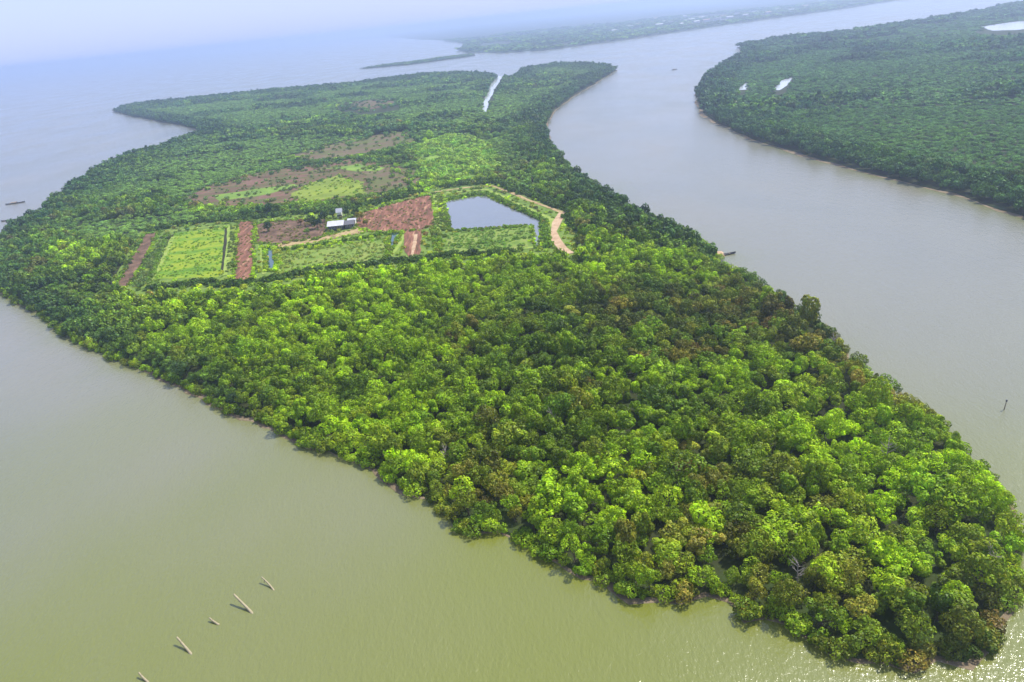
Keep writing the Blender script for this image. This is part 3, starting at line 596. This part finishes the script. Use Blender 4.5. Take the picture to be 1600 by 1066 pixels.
ok = (dd > 1.0) & not_in(X, Y, CLEAR, 7.0); X, Y, dd = X[ok], Y[ok], dd[ok]
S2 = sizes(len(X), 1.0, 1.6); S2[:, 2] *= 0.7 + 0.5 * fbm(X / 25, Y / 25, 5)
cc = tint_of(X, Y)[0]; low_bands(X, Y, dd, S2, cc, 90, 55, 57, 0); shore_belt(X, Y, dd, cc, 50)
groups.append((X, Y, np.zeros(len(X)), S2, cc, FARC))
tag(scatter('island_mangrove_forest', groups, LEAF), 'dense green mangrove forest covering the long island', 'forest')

# right bank and far land
groups = []
for step, d0, d1, a, b, ms in ((4.2, 0, 620, .9, 1.5, MID), (6.0, 620, 1300, 1.2, 2.0, FARC), (11, 1300, 2700, 2.0, 3.4, FARC)):
    X, Y = grid(RBANK_R, step, d0, d1); ok = (edge_dist(RBANK_R, X, Y) > 0.2) & not_in(X, Y, CLEAR, 8 if d1 < 2000 else 11); X, Y = X[ok], Y[ok]
    S2 = sizes(len(X), a, b); S2[:, 2] *= (0.7 + 0.6 * fbm(X / 30, Y / 30, 9)) * (1 if d1 < 2000 else .6)
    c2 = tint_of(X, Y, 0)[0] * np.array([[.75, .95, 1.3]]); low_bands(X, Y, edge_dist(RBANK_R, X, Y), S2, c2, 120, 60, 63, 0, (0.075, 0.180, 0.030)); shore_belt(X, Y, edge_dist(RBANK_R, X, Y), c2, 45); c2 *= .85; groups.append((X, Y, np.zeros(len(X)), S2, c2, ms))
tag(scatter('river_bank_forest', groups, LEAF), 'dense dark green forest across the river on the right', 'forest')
X, Y = grid(FAR, 26, 0, 4200); k = fbm(X / 260, Y / 260, 2) + (edge_dist(FAR, X, Y) < 60) > 0.45; X, Y = X[k], Y[k]
S2 = sizes(len(X), 3.5, 6.0); S2[:, 2] *= 0.35
Xb, Yb = grid(BAR, 7, 0, 4000); Sb = sizes(len(Xb), .8, 1.5); Sb[:, 2] *= .6
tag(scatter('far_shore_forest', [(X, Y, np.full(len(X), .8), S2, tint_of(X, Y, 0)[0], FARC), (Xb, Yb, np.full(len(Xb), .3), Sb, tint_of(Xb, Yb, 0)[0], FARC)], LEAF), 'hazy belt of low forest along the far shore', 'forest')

# low growth: hedges, reeds and scrub round the fields and on the open ground
groups = []
def along(pts, step, width):
    P = np.array(pts); out = []
    for a, b in zip(P, P[1:]):
        L = np.hypot(*(b - a)); k = max(1, int(L / step))
        out += [a + (b - a) * (j + rng.random()) / k for j in range(k)]
    out = np.array(out) + rng.normal(0, width, (len(out), 2)); return out[:, 0], out[:, 1]
for pts, step, wd, sc_, col in ((HEDGE_N, 1.0, 1.3, (.6, 1.2), 'dark'), (HEDGE_M, .9, .7, (.4, .75), 'mid'), (HEDGE_S, .6, 1.4, (.5, 1.0), 'dark'), (HEDGE_P, .7, .7, (.45, .8), 'mid'), (HEDGE_O, .7, 1.6, (.6, 1.1), 'dark'),
        (HEDGE_L, .9, .4, (.4, .7), 'mid'), (HEDGE_Q, .9, .4, (.3, .55), 'mid'), (HEDGE_T, 1.0, .5, (.3, .5), 'mid')):
    hx, hy = along(pts, step, wd); n = len(hx)
    cc = (np.array(GREENS[col])[None] * .7 + np.array(GREENS['mid'])[None] * .3) * rng.uniform(.7, 1.3, n)[:, None]
    groups.append((hx, hy, np.full(n, .3), sizes(n, *sc_, up=.3), cc, BUSH))
DIKES = [DIKE_A, DIKE_B, DIKE_C, DIKE_D, DIKE_E, DIKE_F, DIKE_G, DIKE_H]
OPEN = [PADDOCK, PADDOCK_STRIP, BROWN_STRIP, RED_PATCH, SIDE_STRIP, RED_TRACK, YARD_LEFT, YARD_RIGHT, YARD_TAN, RED_SPUR, MEADOW, POND_MEADOW, POND, CANAL_A, CANAL_B, CANAL_C, DITCH_A, DITCH_B]
X, Y = grid(FARM, 3.9, 0, 700)
ok = not_in(X, Y, OPEN, 0.8) & (edge_dist(EPATH, X, Y, False) > 2.4) & (edge_dist(NPATH, X, Y, False) > 1.8)
for q in DIKES: ok &= (edge_dist(q, X, Y, False) > 1.5) | (rng.random(len(X)) < .25)
X, Y = X[ok], Y[ok]; n = len(X)
groups.append((X, Y, np.full(n, .3), sizes(n, .3, .7, .3), tint_of(X, Y, .3)[0] * rng.uniform(1.0, 1.9, n)[:, None] * np.array([[1.15, 1, 1.6]]), BUSH))
for poly, step, sc_, col, keep in ((PADDOCK, 1.3, (.15, .32), (0.22, 0.38, 0.025), .22), (MEADOW, 1.4, (.15, .38), (0.26, 0.34, 0.05), .45), (POND_MEADOW, 1.4, (.15, .4), (0.20, 0.34, 0.05), .5), (PADDOCK_STRIP, 1.4, (.3, .6), (0.14, 0.21, 0.04), .9),
        (SIDE_STRIP, 1.4, (.2, .4), (0.13, 0.2, 0.03), .7), (POND_BANK, 1.3, (.2, .4), (0.13, 0.2, 0.02), .7), (YARD_LEFT, 1.8, (.15, .4), (0.2, 0.2, 0.05), .3), (RED_TRACK, 1.6, (.1, .28), (0.22, 0.2, 0.06), .2), (YARD_RIGHT, 1.7, (.12, .36), (0.22, 0.20, 0.06), .2),
        (BROWN_MOOR, 2.6, (.25, .75), (0.15, 0.20, 0.05), .13), (YELLOW_MOOR, 3.0, (.3, .6), (0.28, 0.38, 0.04), .15), (OLIVE_MOOR, 4.5, (.4, .9), (0.16, 0.22, 0.05), .2), (GREEN_MOOR, 3.6, (.6, 1.3), (0.24, 0.40, 0.04), .95), (BROWN_FLAT, 6, (.6, 1.0), (0.10, 0.16, 0.06), .2)):
    X, Y = grid(poly, step, 0, 2000); k = rng.random(len(X)) < keep * (1.9 * fbm(X / (step * 4), Y / (step * 4), 71)) ** 2
    if poly is BROWN_MOOR: k &= ~pip(YELLOW_MOOR, X, Y)
    X, Y = X[k], Y[k]; n = len(X)
    groups.append((X, Y, np.full(n, .45), sizes(n, *sc_, up=.3), np.array(col)[None] * rng.uniform(.65, 1.3, n)[:, None] * np.stack([rng.uniform(.85, 1.15, n), np.ones(n), np.ones(n)], 1), BUSH))
for poly, wd, sc_ in ((BROWN_MOOR, 8, (.4, 1.1)), (OLIVE_MOOR, 9, (.5, 1.2)), (YELLOW_MOOR, 4, (.2, .5)), (GREEN_MOOR, 8, (.6, 1.2)), (YARD_TAN, .8, (.15, .4)), (MEADOW, .8, (.25, .5)), (YARD_RIGHT, .7, (.2, .5)), (YARD_LEFT, .7, (.2, .5)), (RED_TRACK, .5, (.2, .45)), (BROWN_STRIP, .6, (.25, .5)), (BROWN_FLAT, 8, (.8, 1.4)), (POND, .35, (.2, .4)), (CANAL_A, .3, (.35, .6)), (CANAL_B, .3, (.35, .6)), (CANAL_C, .3, (.35, .6))):
    X, Y = along(list(poly) + [poly[0]], 1.1 if wd < 2 else wd * .22, wd); n = len(X)
    if wd >= 2:
        k = fbm(X / 16, Y / 16, 91) > .42; X, Y = X[k] * .985, Y[k] * .985; n = len(X)
    groups.append((X, Y, np.full(n, .4), sizes(n, *sc_, up=.3), tint_of(X, Y, .2)[0] * rng.uniform(1.0, 1.7, n)[:, None], BUSH))
X, Y = grid(ISLAND_R, 3.0, 300, 800); rim = ~not_in(X, Y, CLEAR, 7.0) & ~pip(FARM, X, Y)
for q in CLEAR: rim &= ~pip(q, X, Y)
X, Y = X[rim], Y[rim]; n = len(X)
groups.append((X, Y, np.full(n, .3), sizes(n, .55, 1.0, .3), tint_of(X, Y, .2)[0] * rng.uniform(.8, 1.5, n)[:, None], BUSH))
tag(scatter('scrub', groups, LEAF), 'low scrub, hedges and reeds round the clearings on the island', 'scrub')

# ---------------------------------------------------------------- farm
WHITE = plain('white_sheet_roof', (0.46, 0.46, 0.47), 0.5, .3, .5); WALLD = plain('dark_plank_wall', (0.07, 0.065, 0.07), .8); GLASSY = plain('window_dark', (0.03, 0.035, 0.04), .2)
GREYR = plain('grey_sheet_roof', (0.09, 0.09, 0.10), .55, .2, 1.0); CREAM = plain('cream_wall', (0.62, 0.60, 0.50), .8, .1); WOOD = plain('weathered_wood', (0.20, 0.15, 0.10), .85)
def boxm(bm, c, s, rot=None):
    M = Matrix.Translation(c) @ (rot.to_4x4() if rot else Matrix.Identity(4)) @ Matrix.Diagonal((*s, 1)); bmesh.ops.create_cube(bm, size=1.0, matrix=M)
def house(name, loc, rz, L, W, Hw, rise, wall_m, roof_m, label, group=None, detail=True, cat='house', parts=None):
    h = empty(name, loc, rz); tag(h, label, cat, group)
    bm = bmesh.new(); boxm(bm, (0, 0, Hw / 2), (L, W, Hw))
    g = [bm.verts.new(p) for p in ((-L / 2 + .01, -W / 2 + .02, Hw), (-L / 2 + .01, W / 2 - .02, Hw), (-L / 2 + .01, 0, Hw + rise))]; bm.faces.new(g)
    g = [bm.verts.new(p) for p in ((L / 2 - .01, -W / 2 + .02, Hw), (L / 2 - .01, W / 2 - .02, Hw), (L / 2 - .01, 0, Hw + rise))]; bm.faces.new(g)
    bm_obj('wall', bm, wall_m, h)
    ov = .6 if detail else .3; a = math.atan2(rise, W / 2); sl = math.hypot(rise, W / 2) + ov
    for s in (-1, 1):
        bm = bmesh.new(); R3 = Matrix.Rotation(-s * a, 3, 'X')
        mid = Vector((0, s * (W / 4 + ov * .5 * math.cos(a)), Hw + rise / 2 - ov * .5 * math.sin(a) + .1)); boxm(bm, mid, (L + 2 * ov, sl, .1), R3)
        if detail:
            for k in range(int(L / .9) + 1): boxm(bm, mid + R3 @ Vector((-L / 2 + k * .9, 0, .065)), (.06, sl - .02, .05), R3)
        bm_obj('roof', bm, roof_m if not parts or s < 0 else parts, h)
    if detail:
        bm = bmesh.new(); boxm(bm, (L * .12, -W / 2 - .03, 1.0), (.95, .08, 2.0)); dr = bm_obj('door', bm, WOOD, h)
        bm = bmesh.new(); boxm(bm, (L * .12 + .35, -W / 2 - .09, 1.0), (.06, .06, .16)); bm_obj('handle', bm, GREYR, dr)
        for x in (-.36, -.12, .34):
            bm = bmesh.new(); boxm(bm, (x * L, -W / 2 - .02, 1.5), (1.0, .07, .9)); w = bm_obj('window', bm, WHITE, h)
            bm = bmesh.new(); boxm(bm, (x * L, -W / 2 - .05, 1.5), (.84, .05, .74)); bm_obj('pane', bm, GLASSY, w)
    return h
a, b = Vector(HOUSE[0]), Vector(HOUSE[1]); mid = (a + b) / 2; ax = (b - a); rz = math.atan2(ax.y, ax.x)
hl = ax.length
def on(t, back, z=0.5):
    p = a + ax * t; n = Vector((-ax.y, ax.x, 0)).normalized(); q = p + n * back; return (q.x, q.y, z)
house('farmhouse', on(.30, 3.2), rz, hl * .56, 6.0, 2.6, 1.5, WALLD, WHITE, 'long low farmhouse with white metal roof and dark walls in the farmyard')
house('shed', on(.80, 3.6), rz + .12, hl * .34, 5.0, 2.4, 1.2, WALLD, GREYR, 'grey roofed shed standing against the right end of the white roofed farmhouse', cat='shed')
house('lean_to', on(.83, 9.2), rz, 3.4, 3.0, 2.3, .8, CREAM, WHITE, 'small white roofed lean-to behind the grey roofed shed', cat='shed')
house('hut', (HUT[0], HUT[1], .5), rz, 2.3, 2.2, 3.6, 1.5, CREAM, WHITE, 'small cream hut with pale peaked roof among trees behind the farmhouse', cat='hut')
for k, (p, tone, lab) in enumerate(zip(YTREES, ('dark', 'dark', 'dark', 'dark', 'olive', 'olive', 'mid', 'dark', 'dark', 'dark', 'brown'), ('tall dark tree at the left end of the white roofed farmhouse', 'dark bushy tree left of the farmhouse, farther back in the yard', 'dark tree standing alone in the left part of the farmyard',
        'green tree close behind the left end of the farmhouse', 'olive tree just right of the grey roofed shed', 'small olive tree at the left edge of the red yard', 'low green tree in front of the farmyard, left of the farmhouse', 'dark tree directly right of the small cream hut', 'dark tree directly left of the small cream hut', 'dark tree behind the grey roofed shed, beside the red yard', 'brownish tree in the middle of the left farmyard'))):
    t = empty('yard_tree', (p[0], p[1], .45), k * 1.3); s = (1.25, 1.1, 1.0, 1.2, 1.0, .75, .7, .8, .8, 1.0, .7)[k]; t.scale = (s, s, s); tag(t, lab, 'tree', 'trees in the farmyard')
    tr = bpy.data.objects.new('trunk', TRUNK[k % 4]); cr = bpy.data.objects.new('crown', MID[k % len(MID)])
    for o in (tr, cr): COL.objects.link(o); o.parent = t
    cr['tint'] = list(GREENS[tone])

# bare dead trees standing out of the canopy
DEADW = plain('dead_wood', (0.22, 0.19, 0.16), .9)
def dead_mesh(seed):
    q = random.Random(seed); bm = bmesh.new(); tube(bm, [(0, 0, -.3), (.1, .05, 2.5), (.25, .1, 5.4)], [.16, .12, .04])
    for k in range(11):
        a = q.uniform(0, 6.28); z = q.uniform(2.2, 5.0); L = q.uniform(.8, 1.9)
        p1 = Vector((.1 + math.cos(a) * L * .5, .05 + math.sin(a) * L * .5, z + L * .35)); p2 = p1 + Vector((math.cos(a) * L * .5, math.sin(a) * L * .5, L * .45))
        tube(bm, [(.1, .05, z), tuple(p1), tuple(p2)], [.07, .05, .025], 5)
        for w in (-.7, .6): tube(bm, [tuple(p1), tuple(p1 + Vector((math.cos(a + w) * L * .35, math.sin(a + w) * L * .35, .3)))], [.04, .02], 4)
    return bm
for k, (p, lab) in enumerate(zip(SNAGS, ('bare grey dead tree near the right edge of the near tip', 'bare dead tree among brown crowns above the lower left shore', 'bare dead tree low in the picture behind the near tip shore', 'bare dead tree on the upper right shore below the landing', 'bare dead tree in the dark gap at the middle of the canopy', 'bare dead tree among bright crowns on the right'))):
    t = empty('dead_tree', (p[0], p[1], 0), k * 1.1); t.scale = (1, 1, 1.0 + .08 * k); tag(t, lab, 'tree'); bm_obj('trunk', dead_mesh(k), DEADW, t)

# ---------------------------------------------------------------- boats, landing, stakes, town
HULLD = plain('tarred_hull', (0.055, 0.055, 0.06), .6); THW = plain('boat_wood', (0.22, 0.17, 0.12), .7)
def boat(loc, rz, L, W, label, cover=False):
    t = empty('wooden_boat', loc, rz); tag(t, label, 'boat')
    bm = bmesh.new(); st = 13; sec = []
    for i in range(st):
        u = -1 + 2 * i / (st - 1); w = W / 2 * (1 - abs(u) ** 2.6) + .03; sh = .42 + .38 * abs(u) ** 3; kz = -.12 + .3 * abs(u) ** 4
        sec.append([bm.verts.new((u * L / 2, y, z)) for y, z in ((-w, sh), (-w * .85, .12 + kz * .3), (-w * .35, kz - .05), (w * .35, kz - .05), (w * .85, .12 + kz * .3), (w, sh), (w * .88, sh - .03), (w * .7, .14), (-w * .7, .14), (-w * .88, sh - .03))])
    for A, B in zip(sec, sec[1:]):
        for j in range(10): bm.faces.new((A[j], A[(j + 1) % 10], B[(j + 1) % 10], B[j]))
    bm.faces.new(sec[0]); bm.faces.new(sec[-1][::-1]); bm_obj('hull', bm, HULLD, t)
    for x in (-.28, 0, .26):
        bm = bmesh.new(); boxm(bm, (x * L, 0, .40), (.28, W * .8, .05)); bm_obj('thwart', bm, THW, t)
    if cover:
        bm = bmesh.new(); n = 8; ra = [[bm.verts.new((x, W * .42 * math.cos(math.pi * j / n), .5 + .75 * math.sin(math.pi * j / n))) for j in range(n + 1)] for x in (-L * .2, L * .1)]
        rb = [[bm.verts.new((x, W * .40 * math.cos(math.pi * j / n), .5 + .71 * math.sin(math.pi * j / n))) for j in range(n + 1)] for x in (-L * .2, L * .1)]
        for j in range(n):
            bm.faces.new((ra[0][j], ra[0][j + 1], ra[1][j + 1], ra[1][j])); bm.faces.new((rb[0][j], rb[1][j], rb[1][j + 1], rb[0][j + 1]))
            for q in (0, 1): bm.faces.new((ra[q][j], ra[q][j + 1], rb[q][j + 1], rb[q][j]))
        bm_obj('canopy', bm, THW, t)
    return t
b0 = BOATS[0]; boat((b0[0], b0[1], .02), .12, 10.5, 1.5, 'long dark wooden boat moored at the sandy landing on the right shore')
boat((BOATS[1][0], BOATS[1][1], .02), .3, 9, 1.8, 'tiny boat alone in the middle of the river', True)
boat((BOATS[2][0], BOATS[2][1], .02), .25, 13, 2.4, 'dark boat on open water off the left shore, farther out', True)
boat((BOATS[3][0], BOATS[3][1], .02), .1, 9, 2.0, 'small dark boat close to the left shore, nearer the trees')
l0, l1 = Vector(LANDING[0]), Vector(LANDING[1]); dl = (l1 - l0); nl = Vector((-dl.y, dl.x, 0)).normalized()
sheet('landing', rough_outline([tuple((l0 - nl * 2)[:2]), tuple((l1 - nl * 1.5)[:2]), tuple((l1 + nl * 2.5)[:2]), tuple((l0 + nl * 3)[:2])], 1.0, .5), .62, SAND_M, skirt=(1.5, -.3))
BAMBOO = plain('weathered_bamboo', (0.26, 0.22, 0.13), .8, .5, 1.5)
for k, ((p, q), lab) in enumerate(zip(STAKES, ('leaning bamboo stake farthest from the camera in the green water', 'longest leaning bamboo stake, second from the top of the row', 'short stub of a stake in the middle of the row', 'pale leaning stake low in the picture, fourth of the row', 'leaning bamboo stake at the bottom edge of the picture'))):
    P, Q = Vector(p), Vector(q); t = empty('fishing_stake', (P.x, P.y, 0)); tag(t, lab, 'stake', 'fishing stakes in the water')
    d_ = Q - P; bm = bmesh.new(); n = 9; pts, rad = [], []
    for i in range(n):
        u = i / (n - 1); pts.append(tuple(-d_ * .15 + d_ * 1.15 * u + Vector((.12 * math.sin(u * 2.5 + k), .1 * math.sin(u * 3 + 2 * k), 0)))); rad.append((.22 - .08 * u) * (1.12 if i % 2 else 1) * (.8, 1.1, .9, 1.0, .85)[k])
    tube(bm, pts, rad, 7); bm_obj('pole', bm, BAMBOO, t, True)
    bm = bmesh.new(); bp = -d_ * .02; tube(bm, [tuple(d_ * .62 + Vector((-.35, .1, -.3))), tuple(d_ * .72), tuple(d_ * .78 + Vector((.3, -.1, .1)))], [.05, .06, .04], 5); bm_obj('cross_tie', bm, WOOD, t)
P = Vector(BUOY); t = empty('channel_marker', (P.x, P.y, 0)); tag(t, 'slim grey marker post standing in the river on the right', 'marker')
bm = bmesh.new(); tube(bm, [(0, 0, -.5), (.05, 0, 1.2), (.15, .05, 2.4)], [.12, .10, .07], 7); bm_obj('post', bm, WOOD, t)
bm = bmesh.new(); tube(bm, [(.14, .05, 2.0), (.16, .05, 2.25), (.17, .05, 2.5)], [.17, .2, .13], 8); bm_obj('top_mark', bm, GREYR, t)
PALE = plain('pale_render', (0.40, 0.40, 0.40), .8, .1); ROOFR = plain('rust_roof', (0.28, 0.17, 0.13), .8)
order = sorted(TOWN, key=lambda p: p[0])
for k, p in enumerate(order):
    house('town_house', (p[0], p[1], 1.3), random.uniform(-.5, .5), random.uniform(16, 30), random.uniform(10, 14), random.uniform(5, 9), 2.5, PALE, (PALE, PALE, GREYR, ROOFR)[k % 4],
          'tiny pale building in the hazy town on the far shore, %s from the left' % ordinal(k + 1), 'buildings of the far town', False, 'building')

# ---------------------------------------------------------------- haze
m, n, l = new_mat('haze')
for q in list(n):
    if q.type == 'BSDF_PRINCIPLED': n.remove(q)
out = [q for q in n if q.type == 'OUTPUT_MATERIAL'][0]
pv = n.new('ShaderNodeVolumePrincipled'); pv.inputs['Color'].default_value = (0.63, 0.76, 1.0, 1); pv.inputs['Density'].default_value = 0.00031; pv.inputs['Anisotropy'].default_value = 0.64
l.new(pv.outputs[0], out.inputs['Volume'])
bm = bmesh.new(); E = EXT + 200; boxm(bm, (0, (E - 1700) / 2, (CAM_H + 12 - 1.6) / 2), (2 * E, E + 1700, CAM_H + 12 + 1.6)); hz = bm_obj('haze', bm, m); hz['kind'] = 'stuff'
tag(hz, 'pale blue haze lying over the water and far land', 'haze')
